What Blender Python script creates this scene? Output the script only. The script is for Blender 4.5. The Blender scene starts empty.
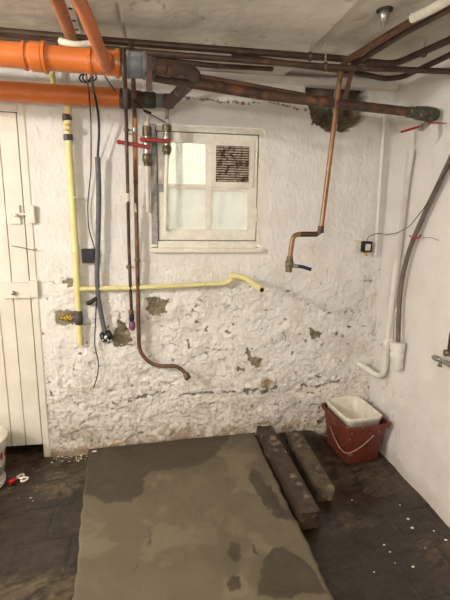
import bpy, bmesh, math, random
import numpy as np
from mathutils import Vector
random.seed(7)
C = bpy.context.scene.collection
# ------------------------------------------------------------------ camera geometry
F = 433.0; H = 1.5; D = 2.53; XR = 1.39; ZC = 2.22
yw, pt, rl = [math.radians(a) for a in (9.0, 11.9, 0.9)]
fw = np.array([math.sin(yw)*math.cos(pt), math.cos(yw)*math.cos(pt), -math.sin(pt)])
r0 = np.array([math.cos(yw), -math.sin(yw), 0.0]); u0 = np.cross(r0, fw)
rt = r0*math.cos(rl)+u0*math.sin(rl); up = -r0*math.sin(rl)+u0*math.cos(rl)
CAM = np.array([0, 0, H])
def ray(px, py): return fw+rt*((px-225)/F)+up*((300-py)/F)
def Y(px, py, y=D): d = ray(px, py); return CAM+d*(y/d[1])
def X(px, py, x=XR): d = ray(px, py); return CAM+d*(x/d[0])
def Z(px, py, z=0.0): d = ray(px, py); return CAM+d*((z-H)/d[2])

# ------------------------------------------------------------------ noise
def _h(ix, iy, s):
    n = (ix*374761393+iy*668265263+s*974634777) & 0xffffffff
    n = ((n ^ (n >> 13))*1274126177) & 0xffffffff
    return ((n ^ (n >> 16)) & 0xffff)/65535.0
def vn(x, y, s=0):
    x = np.asarray(x, float); y = np.asarray(y, float)
    ix = np.floor(x).astype(np.int64); iy = np.floor(y).astype(np.int64)
    fx = x-ix; fy = y-iy; fx = fx*fx*(3-2*fx); fy = fy*fy*(3-2*fy)
    a = _h(ix, iy, s); b = _h(ix+1, iy, s); c = _h(ix, iy+1, s); d = _h(ix+1, iy+1, s)
    return (a*(1-fx)+b*fx)*(1-fy)+(c*(1-fx)+d*fx)*fy
def fbm(x, y, f=1.0, o=4, s=0):
    t = 0; a = .5; w = 0
    for i in range(o):
        t = t+a*vn(x*f, y*f, s+i*17); w += a; a *= .5; f *= 2.03
    return t/w
def ss(a, b, x): t = np.clip((x-a)/(b-a), 0, 1); return t*t*(3-2*t)
def inpoly(x, y, poly):
    r = np.zeros(x.shape, bool); n = len(poly)
    for i in range(n):
        x1, y1 = poly[i]; x2, y2 = poly[(i+1) % n]
        if y1 == y2: continue
        c = ((y1 > y) != (y2 > y)) & (x < (x2-x1)*(y-y1)/(y2-y1)+x1)
        r ^= c
    return r
def dline(x, y, pts):
    d = np.full(x.shape, 9.0)
    for (x1, y1), (x2, y2) in zip(pts[:-1], pts[1:]):
        dx, dy = x2-x1, y2-y1; t = np.clip(((x-x1)*dx+(y-y1)*dy)/(dx*dx+dy*dy+1e-9), 0, 1)
        d = np.minimum(d, np.hypot(x-x1-t*dx, y-y1-t*dy))
    return d

# ------------------------------------------------------------------ materials
def nm(name):
    m = bpy.data.materials.new(name); m.use_nodes = True
    nt = m.node_tree; b = nt.nodes['Principled BSDF']; return m, nt, b
def N(nt, t, **k):
    n = nt.nodes.new(t)
    for a, v in k.items(): setattr(n, a, v)
    return n
def s2l(c): return tuple((v/255/12.92 if v/255 <= .04045 else ((v/255+.055)/1.055)**2.4) for v in c)
def rgb(*c): return (*s2l(c), 1)
def noise(nt, scale, detail=4, rough=.55):
    co = N(nt, 'ShaderNodeTexCoord'); n = N(nt, 'ShaderNodeTexNoise')
    n.inputs['Scale'].default_value = scale; n.inputs['Detail'].default_value = detail; n.inputs['Roughness'].default_value = rough
    nt.links.new(co.outputs['Object'], n.inputs['Vector']); return n
def ramp(nt, src, stops):
    r = N(nt, 'ShaderNodeValToRGB'); e = r.color_ramp.elements
    while len(e) < len(stops): e.new(.5)
    for i, (p, c) in enumerate(stops): e[i].position = p; e[i].color = c
    nt.links.new(src, r.inputs[0]); return r
def mixc(nt, fac, a, b, blend='MIX'):
    m = N(nt, 'ShaderNodeMix', data_type='RGBA', blend_type=blend)
    for sock, v in ((m.inputs[0], fac), (m.inputs[6], a), (m.inputs[7], b)):
        if hasattr(v, 'links'): nt.links.new(v, sock)
        else: sock.default_value = v
    return m.outputs[2]
def bump(nt, b, src, st, dist=.01):
    bp = N(nt, 'ShaderNodeBump'); bp.inputs['Strength'].default_value = st; bp.inputs['Distance'].default_value = dist
    nt.links.new(src, bp.inputs['Height']); nt.links.new(bp.outputs[0], b.inputs['Normal'])
def mat(name, c1, c2=None, scale=20, lo=.35, hi=.65, rough=.6, metal=0.0, bst=.2, c3=None, scale3=40, lo3=.6, hi3=.66):
    m, nt, b = nm(name)
    b.inputs['Roughness'].default_value = rough; b.inputs['Metallic'].default_value = metal
    n = noise(nt, scale); c2 = c2 or c1
    col = ramp(nt, n.outputs[0], [(lo, rgb(*c1)), (hi, rgb(*c2))]).outputs[0]
    if c3:
        n3 = noise(nt, scale3, 3); f = ramp(nt, n3.outputs[0], [(lo3, (0, 0, 0, 1)), (hi3, (1, 1, 1, 1))]).outputs[0]
        col = mixc(nt, f, col, rgb(*c3))
    nt.links.new(col, b.inputs['Base Color'])
    if bst: bump(nt, b, n.outputs[0], bst, .004)
    return m
def surf(name, base, base2, r_c, r_c2, g_c, b_c, rough=.8, bst=.5, bscale=90, wet=False, fleck=None):
    """attribute driven: R = bare masonry / wet, G = dirt, B = black crack or rust"""
    m, nt, b = nm(name)
    at = N(nt, 'ShaderNodeAttribute', attribute_name='m'); sp = N(nt, 'ShaderNodeSeparateColor')
    nt.links.new(at.outputs['Color'], sp.inputs[0])
    n1 = noise(nt, 6, 5); n2 = noise(nt, bscale, 5, .65); n3 = noise(nt, 28, 5, .7)
    col = ramp(nt, n1.outputs[0], [(.35, rgb(*base)), (.65, rgb(*base2))]).outputs[0]
    if fleck:
        f = ramp(nt, n3.outputs[0], [(fleck[1], (0, 0, 0, 1)), (fleck[2], (1, 1, 1, 1))]).outputs[0]
        col = mixc(nt, f, col, rgb(*fleck[0]))
    col = mixc(nt, sp.outputs[1], col, rgb(*g_c))
    rc = ramp(nt, n3.outputs[0], [(.35, rgb(*r_c)), (.62, rgb(*r_c2))]).outputs[0]
    col = mixc(nt, sp.outputs[0], col, rc)
    col = mixc(nt, sp.outputs[2], col, rgb(*b_c))
    nt.links.new(col, b.inputs['Base Color'])
    if wet:
        mr = N(nt, 'ShaderNodeMapRange'); mr.inputs[3].default_value = rough; mr.inputs[4].default_value = wet
        nt.links.new(sp.outputs[0], mr.inputs[0]); nt.links.new(mr.outputs[0], b.inputs['Roughness'])
    else: b.inputs['Roughness'].default_value = rough
    bump(nt, b, n2.outputs[0], bst, .004)
    return m
W1 = (222, 216, 207)
M = dict(
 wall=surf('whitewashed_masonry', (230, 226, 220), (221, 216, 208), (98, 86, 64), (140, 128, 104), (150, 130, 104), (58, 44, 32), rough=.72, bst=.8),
 wallr=surf('whitewashed_side_wall', (226, 221, 215), (218, 212, 205), (120, 108, 90), (150, 138, 116), (182, 168, 148), (90, 75, 60), rough=.75, bst=.3),
 ceil=surf('ceiling_board', (218, 211, 198), (205, 197, 182), (120, 108, 90), (140, 128, 110), (176, 164, 145), (66, 56, 46), rough=.85, bst=.35, bscale=60),
 floor=surf('dark_floor_tiles', (42, 33, 20), (29, 22, 13), (20, 14, 7), (31, 23, 13), (92, 80, 60), (14, 10, 8), rough=.5, wet=.22, bst=.5, fleck=((82, 70, 52), .6, .72)),
 slab=surf('concrete', (101, 91, 73), (93, 83, 66), (48, 40, 28), (57, 48, 35), (126, 114, 92), (44, 34, 26), rough=.75, wet=.35, bst=.4),
 white=mat('white_gloss_paint', (228, 224, 216), (218, 213, 203), 12, rough=.5, bst=.15),
 door=mat('cream_door_paint', (226, 219, 204), (214, 206, 190), 7, rough=.55, bst=.2),
 frame=mat('window_frame_paint', (232, 227, 214), (218, 211, 197), 25, rough=.5, bst=.3, c3=(110, 98, 82), lo3=.7, hi3=.74),
 greyw=mat('mottled_grey_paint', (132, 130, 124), (166, 163, 155), 30, rough=.7, bst=.3, c3=(80, 70, 60), lo3=.62, hi3=.7),
 orange=mat('orange_plastic', (206, 116, 52), (192, 102, 44), 9, rough=.38, bst=.05, c3=(120, 66, 30), scale3=16, lo3=.66, hi3=.8),
 orange2=mat('dull_orange_plastic', (186, 108, 64), (170, 96, 56), 9, rough=.45, bst=.05, c3=(120, 76, 44), scale3=14, lo3=.6, hi3=.8),
 tan=mat('tan_plastic', (184, 122, 78), (166, 106, 66), 9, rough=.45, bst=.05),
 grey=mat('grey_plastic', (132, 136, 138), (104, 106, 106), 14, rough=.5, bst=.1),
 dgrey=mat('dark_grey_fitting', (84, 78, 70), (50, 44, 40), 25, rough=.55, bst=.2),
 conduit=mat('grey_conduit', (98, 98, 98), (84, 84, 84), 30, rough=.6),
 black=mat('black_plastic_and_hole_shade', (34, 32, 31), (24, 23, 22), 30, rough=.45, bst=.05),
 copper=mat('aged_copper', (124, 90, 66), (92, 66, 50), 14, rough=.42, metal=.35, bst=.1, c3=(60, 42, 32), scale3=22, lo3=.55, hi3=.7),
 copperb=mat('bright_copper', (150, 112, 82), (112, 80, 58), 9, rough=.35, metal=.4, bst=.05, c3=(84, 56, 40), scale3=18, lo3=.6, hi3=.72),
 copperl=mat('light_copper', (196, 146, 104), (160, 112, 76), 9, rough=.35, metal=.4, bst=.05),
 copperd=mat('dark_copper', (84, 62, 46), (62, 46, 35), 14, rough=.5, metal=.3, bst=.1, c3=(108, 78, 56), scale3=12, lo3=.62, hi3=.7),
 iron=mat('rusty_iron', (88, 66, 50), (60, 47, 38), 18, rough=.7, metal=.2, bst=.5, c3=(124, 84, 54), scale3=22, lo3=.5, hi3=.72),
 iron2=mat('blotched_iron', (96, 72, 54), (64, 52, 44), 10, rough=.65, metal=.2, bst=.5, c3=(104, 106, 104), scale3=20, lo3=.58, hi3=.68),
 verd=mat('corroded_brass', (94, 92, 74), (62, 58, 48), 40, rough=.7, metal=.3, bst=.5, c3=(130, 124, 104), scale3=60),
 brass=mat('tarnished_brass', (130, 116, 90), (84, 74, 58), 60, rough=.45, metal=.6, bst=.1),
 chrome=mat('dull_chrome', (176, 172, 164), (140, 136, 128), 60, rough=.35, metal=.7, bst=.05),
 yellow=mat('yellow_gas_paint', (226, 216, 154), (214, 203, 138), 12, rough=.45, bst=.1, c3=(170, 152, 96), scale3=30, lo3=.68, hi3=.76),
 ytape=mat('yellow_tape', (224, 190, 40), (180, 140, 40), 90, rough=.5, c3=(60, 50, 30), scale3=90, lo3=.46, hi3=.54),
 red=mat('red_lever', (168, 26, 22), (140, 20, 18), 30, rough=.5, bst=.05),
 blue=mat('blue_lever', (32, 40, 72), (24, 28, 50), 30, rough=.4, bst=.05),
 purple=mat('purple_plastic', (128, 78, 104), (108, 60, 88), 40, rough=.4, bst=.05),
 bucket=mat('red_brick_plastic', (112, 48, 33), (90, 36, 25), 14, rough=.5, bst=.15, c3=(176, 140, 118), scale3=38, lo3=.63, hi3=.70),
 tray=mat('white_tray_plastic', (226, 221, 206), (208, 202, 186), 18, rough=.4, bst=.1, c3=(150, 136, 114), scale3=20, lo3=.66, hi3=.74),
 timber=mat('dirty_timber', (88, 73, 52), (52, 42, 31), 16, rough=.75, bst=.8, c3=(130, 116, 94), scale3=14, lo3=.56, hi3=.7),
 timberd=mat('wet_dark_timber', (66, 53, 37), (34, 27, 20), 14, rough=.5, bst=.8, c3=(128, 116, 94), scale3=13, lo3=.56, hi3=.68),
 wire=mat('galvanised_wire', (170, 160, 146), (140, 130, 116), 60, rough=.4, metal=.4),
 rust=mat('rusted_mesh', (150, 132, 108), (196, 188, 170), 60, rough=.8, bst=.3, c3=(92, 56, 34), scale3=26, lo3=.5, hi3=.6),
 hose=mat('grey_brown_hose', (112, 96, 88), (92, 78, 72), 20, rough=.5, bst=.05),
 chip=mat('white_chip', (236, 230, 214), (220, 212, 196), 60, rough=.5),
 cream=mat('cream_plastic', (222, 216, 196), (206, 200, 178), 60, rough=.45, bst=.05),
 well=mat('light_well_render', (236, 232, 218), (214, 208, 190), 5, rough=.8),
 void=mat('painted_gap_shade', (40, 34, 28), (30, 26, 22), 5, rough=.9),  # dark brown stands for shade under the door and behind the slats
)
for k in M: M[k].name = M[k].name
def glassmat(name, col, frost):
    m, nt, b = nm(name); out = nt.nodes['Material Output']
    tr = N(nt, 'ShaderNodeBsdfTransparent'); tr.inputs[0].default_value = (.95, .97, .96, 1)
    tl = N(nt, 'ShaderNodeBsdfTranslucent'); tl.inputs[0].default_value = rgb(*col)
    b.inputs['Base Color'].default_value = rgb(*col); b.inputs['Roughness'].default_value = .25
    m1 = N(nt, 'ShaderNodeMixShader'); m1.inputs[0].default_value = .5
    nt.links.new(b.outputs[0], m1.inputs[1]); nt.links.new(tl.outputs[0], m1.inputs[2])
    m2 = N(nt, 'ShaderNodeMixShader'); n = noise(nt, 5, 2)
    mr = N(nt, 'ShaderNodeMapRange'); mr.inputs[1].default_value = .35; mr.inputs[2].default_value = .65
    mr.inputs[3].default_value = frost-.08; mr.inputs[4].default_value = frost+.08
    nt.links.new(n.outputs[0], mr.inputs[0]); nt.links.new(mr.outputs[0], m2.inputs[0])
    nt.links.new(tr.outputs[0], m2.inputs[1]); nt.links.new(m1.outputs[0], m2.inputs[2]); nt.links.new(m2.outputs[0], out.inputs[0])
    return m
M['clear'] = glassmat('dusty_window_glass', (220, 222, 214), .3)
M['frost'] = glassmat('frosted_window_glass', (226, 228, 224), .66)

# ------------------------------------------------------------------ object helpers
WL = {}
def link(o, parent=None, loc=(0, 0, 0)):
    C.objects.link(o); WL[o.name] = Vector(loc)
    if parent is not None: o.parent = parent; o.location = Vector(loc)-WL[parent.name]
    else: o.location = Vector(loc)
    return o
def mesh(name, v, f, mats, parent=None, smooth=True, mi=None, loc=None):
    v = np.asarray(v, float)
    if loc is None: loc = ((v[:, 0].min()+v[:, 0].max())/2, (v[:, 1].min()+v[:, 1].max())/2, v[:, 2].min())
    me = bpy.data.meshes.new(name); me.from_pydata([tuple(p) for p in (v-np.array(loc))], [], f)
    for mm in (mats if isinstance(mats, (list, tuple)) else [mats]): me.materials.append(mm)
    if mi is not None: me.polygons.foreach_set('material_index', mi)
    me.polygons.foreach_set('use_smooth', [smooth]*len(me.polygons)); me.update()
    return link(bpy.data.objects.new(name, me), parent, loc)
def tag(o, label, cat=None, group=None):
    o['label'] = label
    if cat: o['category'] = cat
    if group: o['group'] = group
    return o
def thing(name, loc, label, cat, group=None):
    o = bpy.data.objects.new(name, None); o.empty_display_size = .05; link(o, None, loc); return tag(o, label, cat, group)
def struct(o): o['kind'] = 'structure'; return o
def fillet(pts, rf, n=5):
    P = [Vector(p) for p in pts]; out = [P[0]]
    for i in range(1, len(P)-1):
        a, b, c = P[i-1], P[i], P[i+1]; d1 = (a-b); d2 = (c-b); l = min(rf, d1.length*.48, d2.length*.48)
        p0 = b+d1.normalized()*l; p2 = b+d2.normalized()*l
        for k in range(n+1):
            t = k/n; out.append(p0*(1-t)**2+b*2*t*(1-t)+p2*t*t)
    out.append(P[-1]); return out
def tubedata(pts, r, seg=14, hollow=0):
    P = [Vector(p) for p in pts]; R = list(r) if hasattr(r, '__len__') else [r]*len(P)
    if hollow:
        e = (P[-1]-P[-2]).normalized(); P += [P[-1].copy(), P[-1]-e*hollow]; R += [R[-1]*.68, R[-1]*.66]
    n = len(P); T = []
    for i in range(n):
        d = Vector((0, 0, 0))
        for a, b in ((i-1, i), (i, i+1)):
            if 0 <= a and b < n and not (hollow and b >= n-1):
                q = P[b]-P[a]
                if q.length > 1e-7: d += q.normalized()
        T.append(d.normalized() if d.length > 1e-7 else (T[-1] if T else Vector((0, 0, 1))))
    nrm = T[0].orthogonal().normalized(); v = []; f = []; mi = []
    for i in range(n):
        nrm = (nrm-T[i]*nrm.dot(T[i])).normalized(); bn = T[i].cross(nrm)
        for k in range(seg):
            a = 2*math.pi*k/seg; v.append(P[i]+(nrm*math.cos(a)+bn*math.sin(a))*R[i])
    for i in range(n-1):
        for k in range(seg):
            k2 = (k+1) % seg; f.append((i*seg+k, i*seg+k2, (i+1)*seg+k2, (i+1)*seg+k)); mi.append(1 if hollow and i == n-2 else 0)
    f.append(tuple(range(seg-1, -1, -1))); f.append(tuple(range((n-1)*seg, n*seg))); mi += [0, 1 if hollow else 0]
    return v, f, mi
def tube(name, pts, r, m, parent=None, rf=0, seg=14, hollow=0):
    if rf: pts = fillet(pts, rf)
    v, f, mi = tubedata(pts, r, seg, hollow)
    o = mesh(name, v, f, [m, M['black']] if hollow else m, parent, True, mi if hollow else None)  # black inside an open pipe end stands for the shade in its bore
    bm = bmesh.new(); bm.from_mesh(o.data)
    for e in bm.edges:
        if len(e.link_faces) == 2 and e.calc_face_angle(0) > .7: e.smooth = False
    bm.to_mesh(o.data); bm.free(); return o
def rod(name, a, b, prof, m, parent=None, seg=18):
    """profile [(t along, radius)] from a to b"""
    a = Vector(a); b = Vector(b); return tube(name, [a+(b-a)*t for t, _ in prof], [r for _, r in prof], m, parent, 0, seg)
def band(c0, c1, r):  # simple collar profile
    return [(0, r*.9), (.08, r), (.92, r), (1, r*.9)]
def box(name, c, s, m, parent=None, rot=None, bev=.002, jit=0, cuts=0):
    bm = bmesh.new(); bmesh.ops.create_cube(bm, size=1)
    for v in bm.verts: v.co = Vector((v.co.x*s[0], v.co.y*s[1], v.co.z*s[2]))
    if cuts: bmesh.ops.subdivide_edges(bm, edges=bm.edges[:], cuts=cuts, use_grid_fill=True)
    if bev and not cuts: bmesh.ops.bevel(bm, geom=bm.edges[:], offset=bev, segments=2, affect='EDGES')
    if rot is not None: bmesh.ops.rotate(bm, cent=(0, 0, 0), matrix=rot, verts=bm.verts[:])
    me = bpy.data.meshes.new(name)
    for v in bm.verts: v.co.z += s[2]/2 if rot is None else 0
    bm.to_mesh(me); bm.free(); me.materials.append(m)
    loc = Vector(c) if rot is not None else Vector(c)-Vector((0, 0, s[2]/2))
    return link(bpy.data.objects.new(name, me), parent, loc)
def bx(name, lo, hi, m, parent=None, bev=.002):
    lo = np.array(lo, float); hi = np.array(hi, float); return box(name, (lo+hi)/2, hi-lo, m, parent, None, bev)
def coords(a, b, step, dense, dstep, snaps=()):
    c = []; x = a
    while x < b-1e-6:
        c.append(x); x += dstep if dense[0] <= x < dense[1] else step
    c.append(b); c = np.array(c)
    for s in snaps:
        c[np.argmin(abs(c-s))] = s
    return c
def grid(name, us, vs, posf, m, skip=None, flip=False):
    U, V = np.meshgrid(us, vs); P, A = posf(U, V)
    nu, nv = len(us), len(vs); co = np.stack(P, -1).reshape(-1, 3)
    idx = np.arange(nu*nv).reshape(nv, nu)
    q = np.stack([idx[:-1, :-1], idx[:-1, 1:], idx[1:, 1:], idx[1:, :-1]], -1)
    if flip: q = q[..., ::-1]
    cu = (U[:-1, :-1]+U[1:, 1:])/2; cv = (V[:-1, :-1]+V[1:, 1:])/2
    keep = np.ones(cu.shape, bool)
    for (a, b, c, d) in (skip or []): keep &= ~((cu > a) & (cu < b) & (cv > c) & (cv < d))
    q = q[keep].reshape(-1, 4)
    me = bpy.data.meshes.new(name); me.vertices.add(len(co)); me.vertices.foreach_set('co', co.ravel())
    me.loops.add(q.size); me.loops.foreach_set('vertex_index', q.ravel())
    me.polygons.add(len(q)); me.polygons.foreach_set('loop_start', np.arange(0, q.size, 4)); me.polygons.foreach_set('loop_total', np.full(len(q), 4))
    me.polygons.foreach_set('use_smooth', np.ones(len(q), bool)); me.update(calc_edges=True); me.validate()
    a = me.attributes.new('m', 'FLOAT_COLOR', 'POINT'); col = np.ones((len(co), 4)); col[:, :3] = np.stack(A, -1).reshape(-1, 3)
    a.data.foreach_set('color', col.ravel().astype(np.float32)); me.materials.append(m)
    return struct(link(bpy.data.objects.new(name, me)))

# ------------------------------------------------------------------ back wall
WX0, WX1, WZ0, WZ1 = -0.028, 0.612, 1.262, 1.945        # window opening
DX0, DX1, DZ1 = -1.46, -0.705, 1.973                     # door opening
def wp(l): return [tuple(Y(*p)[[0, 2]]) for p in l]
peel = [wp(p) for p in (
 [(55, 314), (60, 310), (79, 311), (80, 322), (60, 326), (55, 320)],
 [(64, 279), (69, 277), (75, 280), (74, 285), (66, 286)],
 [(147, 298), (154, 296), (159, 300), (169, 299), (166, 307), (167, 314), (150, 316), (147, 309)],
 [(124, 307), (120, 318), (125, 321), (128, 329), (131, 338), (131, 345), (114, 346), (111, 338), (116, 328), (119, 317)],
 [(245, 346), (250, 348), (252, 356), (261, 358), (261, 363), (256, 367), (250, 363), (246, 354)],
 [(237, 366), (243, 366), (244, 371), (238, 372)],
 [(309, 328), (322, 333), (318, 339), (310, 338)])]
cracks = [(wp(l), w) for l, w in (
 ([(241, 391), (254, 389), (264, 391), (275, 387)], .026), ([(303, 386), (318, 387), (328, 382), (337, 380)], .016), ([(337, 379), (336, 391)], .009),
 ([(114, 403), (130, 399)], .022), ([(130, 399), (150, 395), (164, 392)], .014), ([(178, 395), (236, 392)], .012), ([(185, 98), (240, 103), (276, 103), (306, 110)], .010),
 ([(160, 345), (163, 348)], .010), ([(174, 351), (177, 355)], .009), ([(188, 341), (190, 347)], .008), ([(226, 331), (231, 333)], .012), ([(204, 331), (207, 326)], .006),
 ([(176, 352), (188, 359), (205, 352), (222, 348)], .004), ([(195, 329), (204, 333)], .004), ([(206, 348), (223, 350)], .005), ([(120, 321), (126, 330)], .012),
 ([(283, 345), (286, 338), (284, 332)], .005), ([(291, 345), (286, 350)], .004), ([(36, 290), (41, 340), (45, 390), (52, 440)], .004), ([(47, 378), (54, 402)], .012),
 ([(90, 362), (92, 369)], .010), ([(70, 396), (80, 408)], .006), ([(246, 405), (290, 404), (335, 404)], .003), ([(180, 400), (200, 405), (225, 402)], .004), ([(265, 397), (262, 420)], .003))]
hole = wp([(306, 80), (368, 86), (369, 112), (361, 124), (346, 132), (325, 131), (313, 122), (308, 106)])
us = coords(-2.6, 1.42, .05, (-.8, 1.42), .005, (WX0, WX1, DX0, DX1)); vs = coords(-.02, 2.30, .02, (-.02, 2.3), .005, (WZ0, WZ1, DZ1))
def backwall(x, z):
    low = ss(1.35, .95, z+.25*(fbm(x, z, 2, 3, 5)-.5))
    lump = (fbm(x, z, 3.2, 3, 1)-.5)*.045*(.35+.65*low) + (fbm(x, z, 11, 3, 2)-.5)*(.006+.010*low)
    qx = x+.03*(fbm(x, z, 12, 3, 61)-.5); qz = z+.03*(fbm(x, z, 12, 3, 62)-.5)
    fl = ss(.50, .515, fbm(qx*.7, qz, 15, 5, 9))*.0022*(.45+low) + ss(.53, .545, fbm(qx*.6, qz*1.3, 28, 5, 19))*.0030*(.12+low)+ss(.49, .50, fbm(qx*.8, qz*1.3, 48, 4, 39))*.0008*(.3+low)-ss(.012, .0, abs(fbm(qx*.8, qz*1.2, 8, 4, 29)-.5))*.004*low
    fine = (fbm(x*1.6, z*.7, 55, 3, 3)-.5)*(.0045+.002*low)
    jx = x+(fbm(x, z, 45, 4, 31)-.5)*.04; jz = z+(fbm(x, z, 45, 4, 41)-.5)*.04
    R = np.zeros_like(x); B = np.zeros_like(x)
    for p in peel: R[inpoly(jx, jz, p)] = 1
    for l, w in cracks:
        d = dline(x+(jx-x)*.6, z+(jz-z)*.6, l); B = np.maximum(B, ss(w*.75, w*.35, d+(fbm(x, z, 60, 3, 77)-.42)*w*2.2)*(.6+.4*fbm(x, z, 50, 2, 78)))
    hm = inpoly(jx, jz, hole); R[hm] = 1
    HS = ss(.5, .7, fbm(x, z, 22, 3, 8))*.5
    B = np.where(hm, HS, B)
    B = np.maximum(B, ss(.010, .003, abs(fbm(qx*.8, qz*1.3, 7, 4, 71)-.5))*ss(.56, .62, fbm(x, z, 5, 3, 72))*low*.6)
    B = np.maximum(B, ss(.775, .80, fbm(x, z*1.4, 24, 4, 73))*low*.8)
    dep = np.where(hm, .085+.03*fbm(x, z, 25, 3, 4), 0)
    dep = dep+np.where((R > 0) & ~hm, .004, 0)+B*np.where(hm, .02, .004)
    # grime along the floor and rust bloom
    G = ss(.22, .0, z+.16*(fbm(x, z, 9, 4, 12)-.5))*.55*ss(.35, .6, fbm(x, z, 26, 4, 14)) + ss(.06, 0, z+.05*(fbm(x, z, 14, 3, 13)-.5))*.5
    G = G+ss(.60, .8, fbm(x, z, 7, 4, 55))*.22*low + ss(.66, .74, fbm(x, z, 38, 3, 56))*.3*low*ss(.75, .45, z)
    G = G+ss(.58, .68, fbm(x, z, 75, 3, 57))*.40*ss(1.0, .3, z+.2*(fbm(x, z, 5, 3, 58)-.5))+ss(.45, .0, z+.25*(fbm(x, z, 6, 4, 59)-.5))*.38
    cx, cz = Y(266, 384)[[0, 2]]; G = np.maximum(G, ss(.055, .02, np.hypot(x-cx, z-cz)+(fbm(x, z, 40, 2, 6)-.5)*.03))
    cx, cz = Y(265, 392)[[0, 2]]; G = np.maximum(G, .45*ss(.03, .0, abs(z-cz)+.03*(fbm(x, z, 20, 2, 6)-.5))*ss(.55, .2, abs(x-cx)))
    edge = np.minimum.reduce([np.maximum(np.maximum(WX0-x, x-WX1), np.maximum(WZ0-z, z-WZ1)).clip(0, 1), np.maximum(np.maximum(DX0-x, x-DX1-.045), z-DZ1).clip(0, 1)])
    k = ss(0, .08, edge)
    y = D-(lump*k+fine*ss(0, .03, edge)+fl*k)+dep
    y = y+.0*x
    return (x, y, z), (R, G.clip(0, 1), B.clip(0, 1))
wb = grid('wall_back', us, vs, backwall, M['wall'], skip=[(WX0, WX1, WZ0, WZ1), (DX0, DX1, -1, DZ1)], flip=False)

# right wall
def rightwall(y, z):
    low = ss(1.0, .55, z+.3*(fbm(y, z, 2, 3, 105)-.5))
    cn = ss(1.9, 2.3, y); low = low*(.25+.75*cn); h = (fbm(y, z, 3.2, 3, 101)-.5)*.030*(.35+.65*low)+(fbm(y, z, 12, 3, 102)-.5)*(.003+.015*low)+ss(.5, .54, fbm(y, z, 14, 4, 103))*.002*(.3+low)+(fbm(y, z, 60, 2, 104)-.5)*.003*(.4+low)
    G = ss(.10, 0, z+.1*(fbm(y, z, 9, 3, 106)-.5))*.45+ss(.62, .8, fbm(y, z, 26, 4, 107))*.2*low
    B = ss(.80, .84, fbm(y, z, 34, 3, 108))*low*.5*cn
    R = ss(.8, .83, fbm(y, z, 18, 3, 111))*low*.4*cn
    return (XR-h, y, z), (R, G.clip(0, 1), B)
grid('wall_right', coords(-1.6, 2.60, .1, (1.2, 2.60), .009), coords(-.02, 2.30, .05, (-.02, 2.3), .007), rightwall, M['wallr'], flip=True)
def flat(fn): 
    def g(a, b): z = np.zeros_like(a); return fn(a, b), (z, z, z)
    return g
grid('wall_left', coords(-1.6, 2.6, .2, (9, 9), .2), coords(-.02, 2.3, .2, (9, 9), .2), flat(lambda y, z: (-2.5+0*y, y, z)), M['wallr'])
grid('wall_front', coords(-2.6, 1.5, .2, (9, 9), .2), coords(-.02, 2.3, .2, (9, 9), .2), flat(lambda x, z: (x, -1.5+0*x, z)), M['wallr'], flip=True)

# ceiling : two levels of board with a step, a joint, soft sagging
xj = Z(112, 0, ZC)[0]
def ceiling(x, y):
    sag = (fbm(x, y, 2.5, 3, 201)-.5)*.03+(fbm(x, y, 30, 3, 202)-.5)*.003
    xs = .715+(fbm(x*0, y, 6, 2, 203)-.5)*.02
    z = ZC+sag+ss(-.004, .006, x-xs)*.022
    z = z+ss(.006, .002, abs(x-xj-(y-1.6)*.05))*.006
    B = ss(.006, .002, abs(x-xj-(y-1.6)*.05))*.6+ss(.79, .82, fbm(x, y, 26, 3, 205))*.4
    G = ss(.45, .75, fbm(x, y, 3, 4, 204))*.6+ss(.55, .62, fbm(x*1.5, y*1.2, 7, 5, 206))*ss(.0, .1, x-.72)*.5
    return (x, y, z), (0*x, G.clip(0, 1), B.clip(0, 1))
grid('ceiling', coords(-2.6, 1.5, .08, (-.75, 1.5), .010), coords(-1.6, 2.6, .1, (1.3, 2.6), .010), ceiling, M['ceil'], flip=True)

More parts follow.
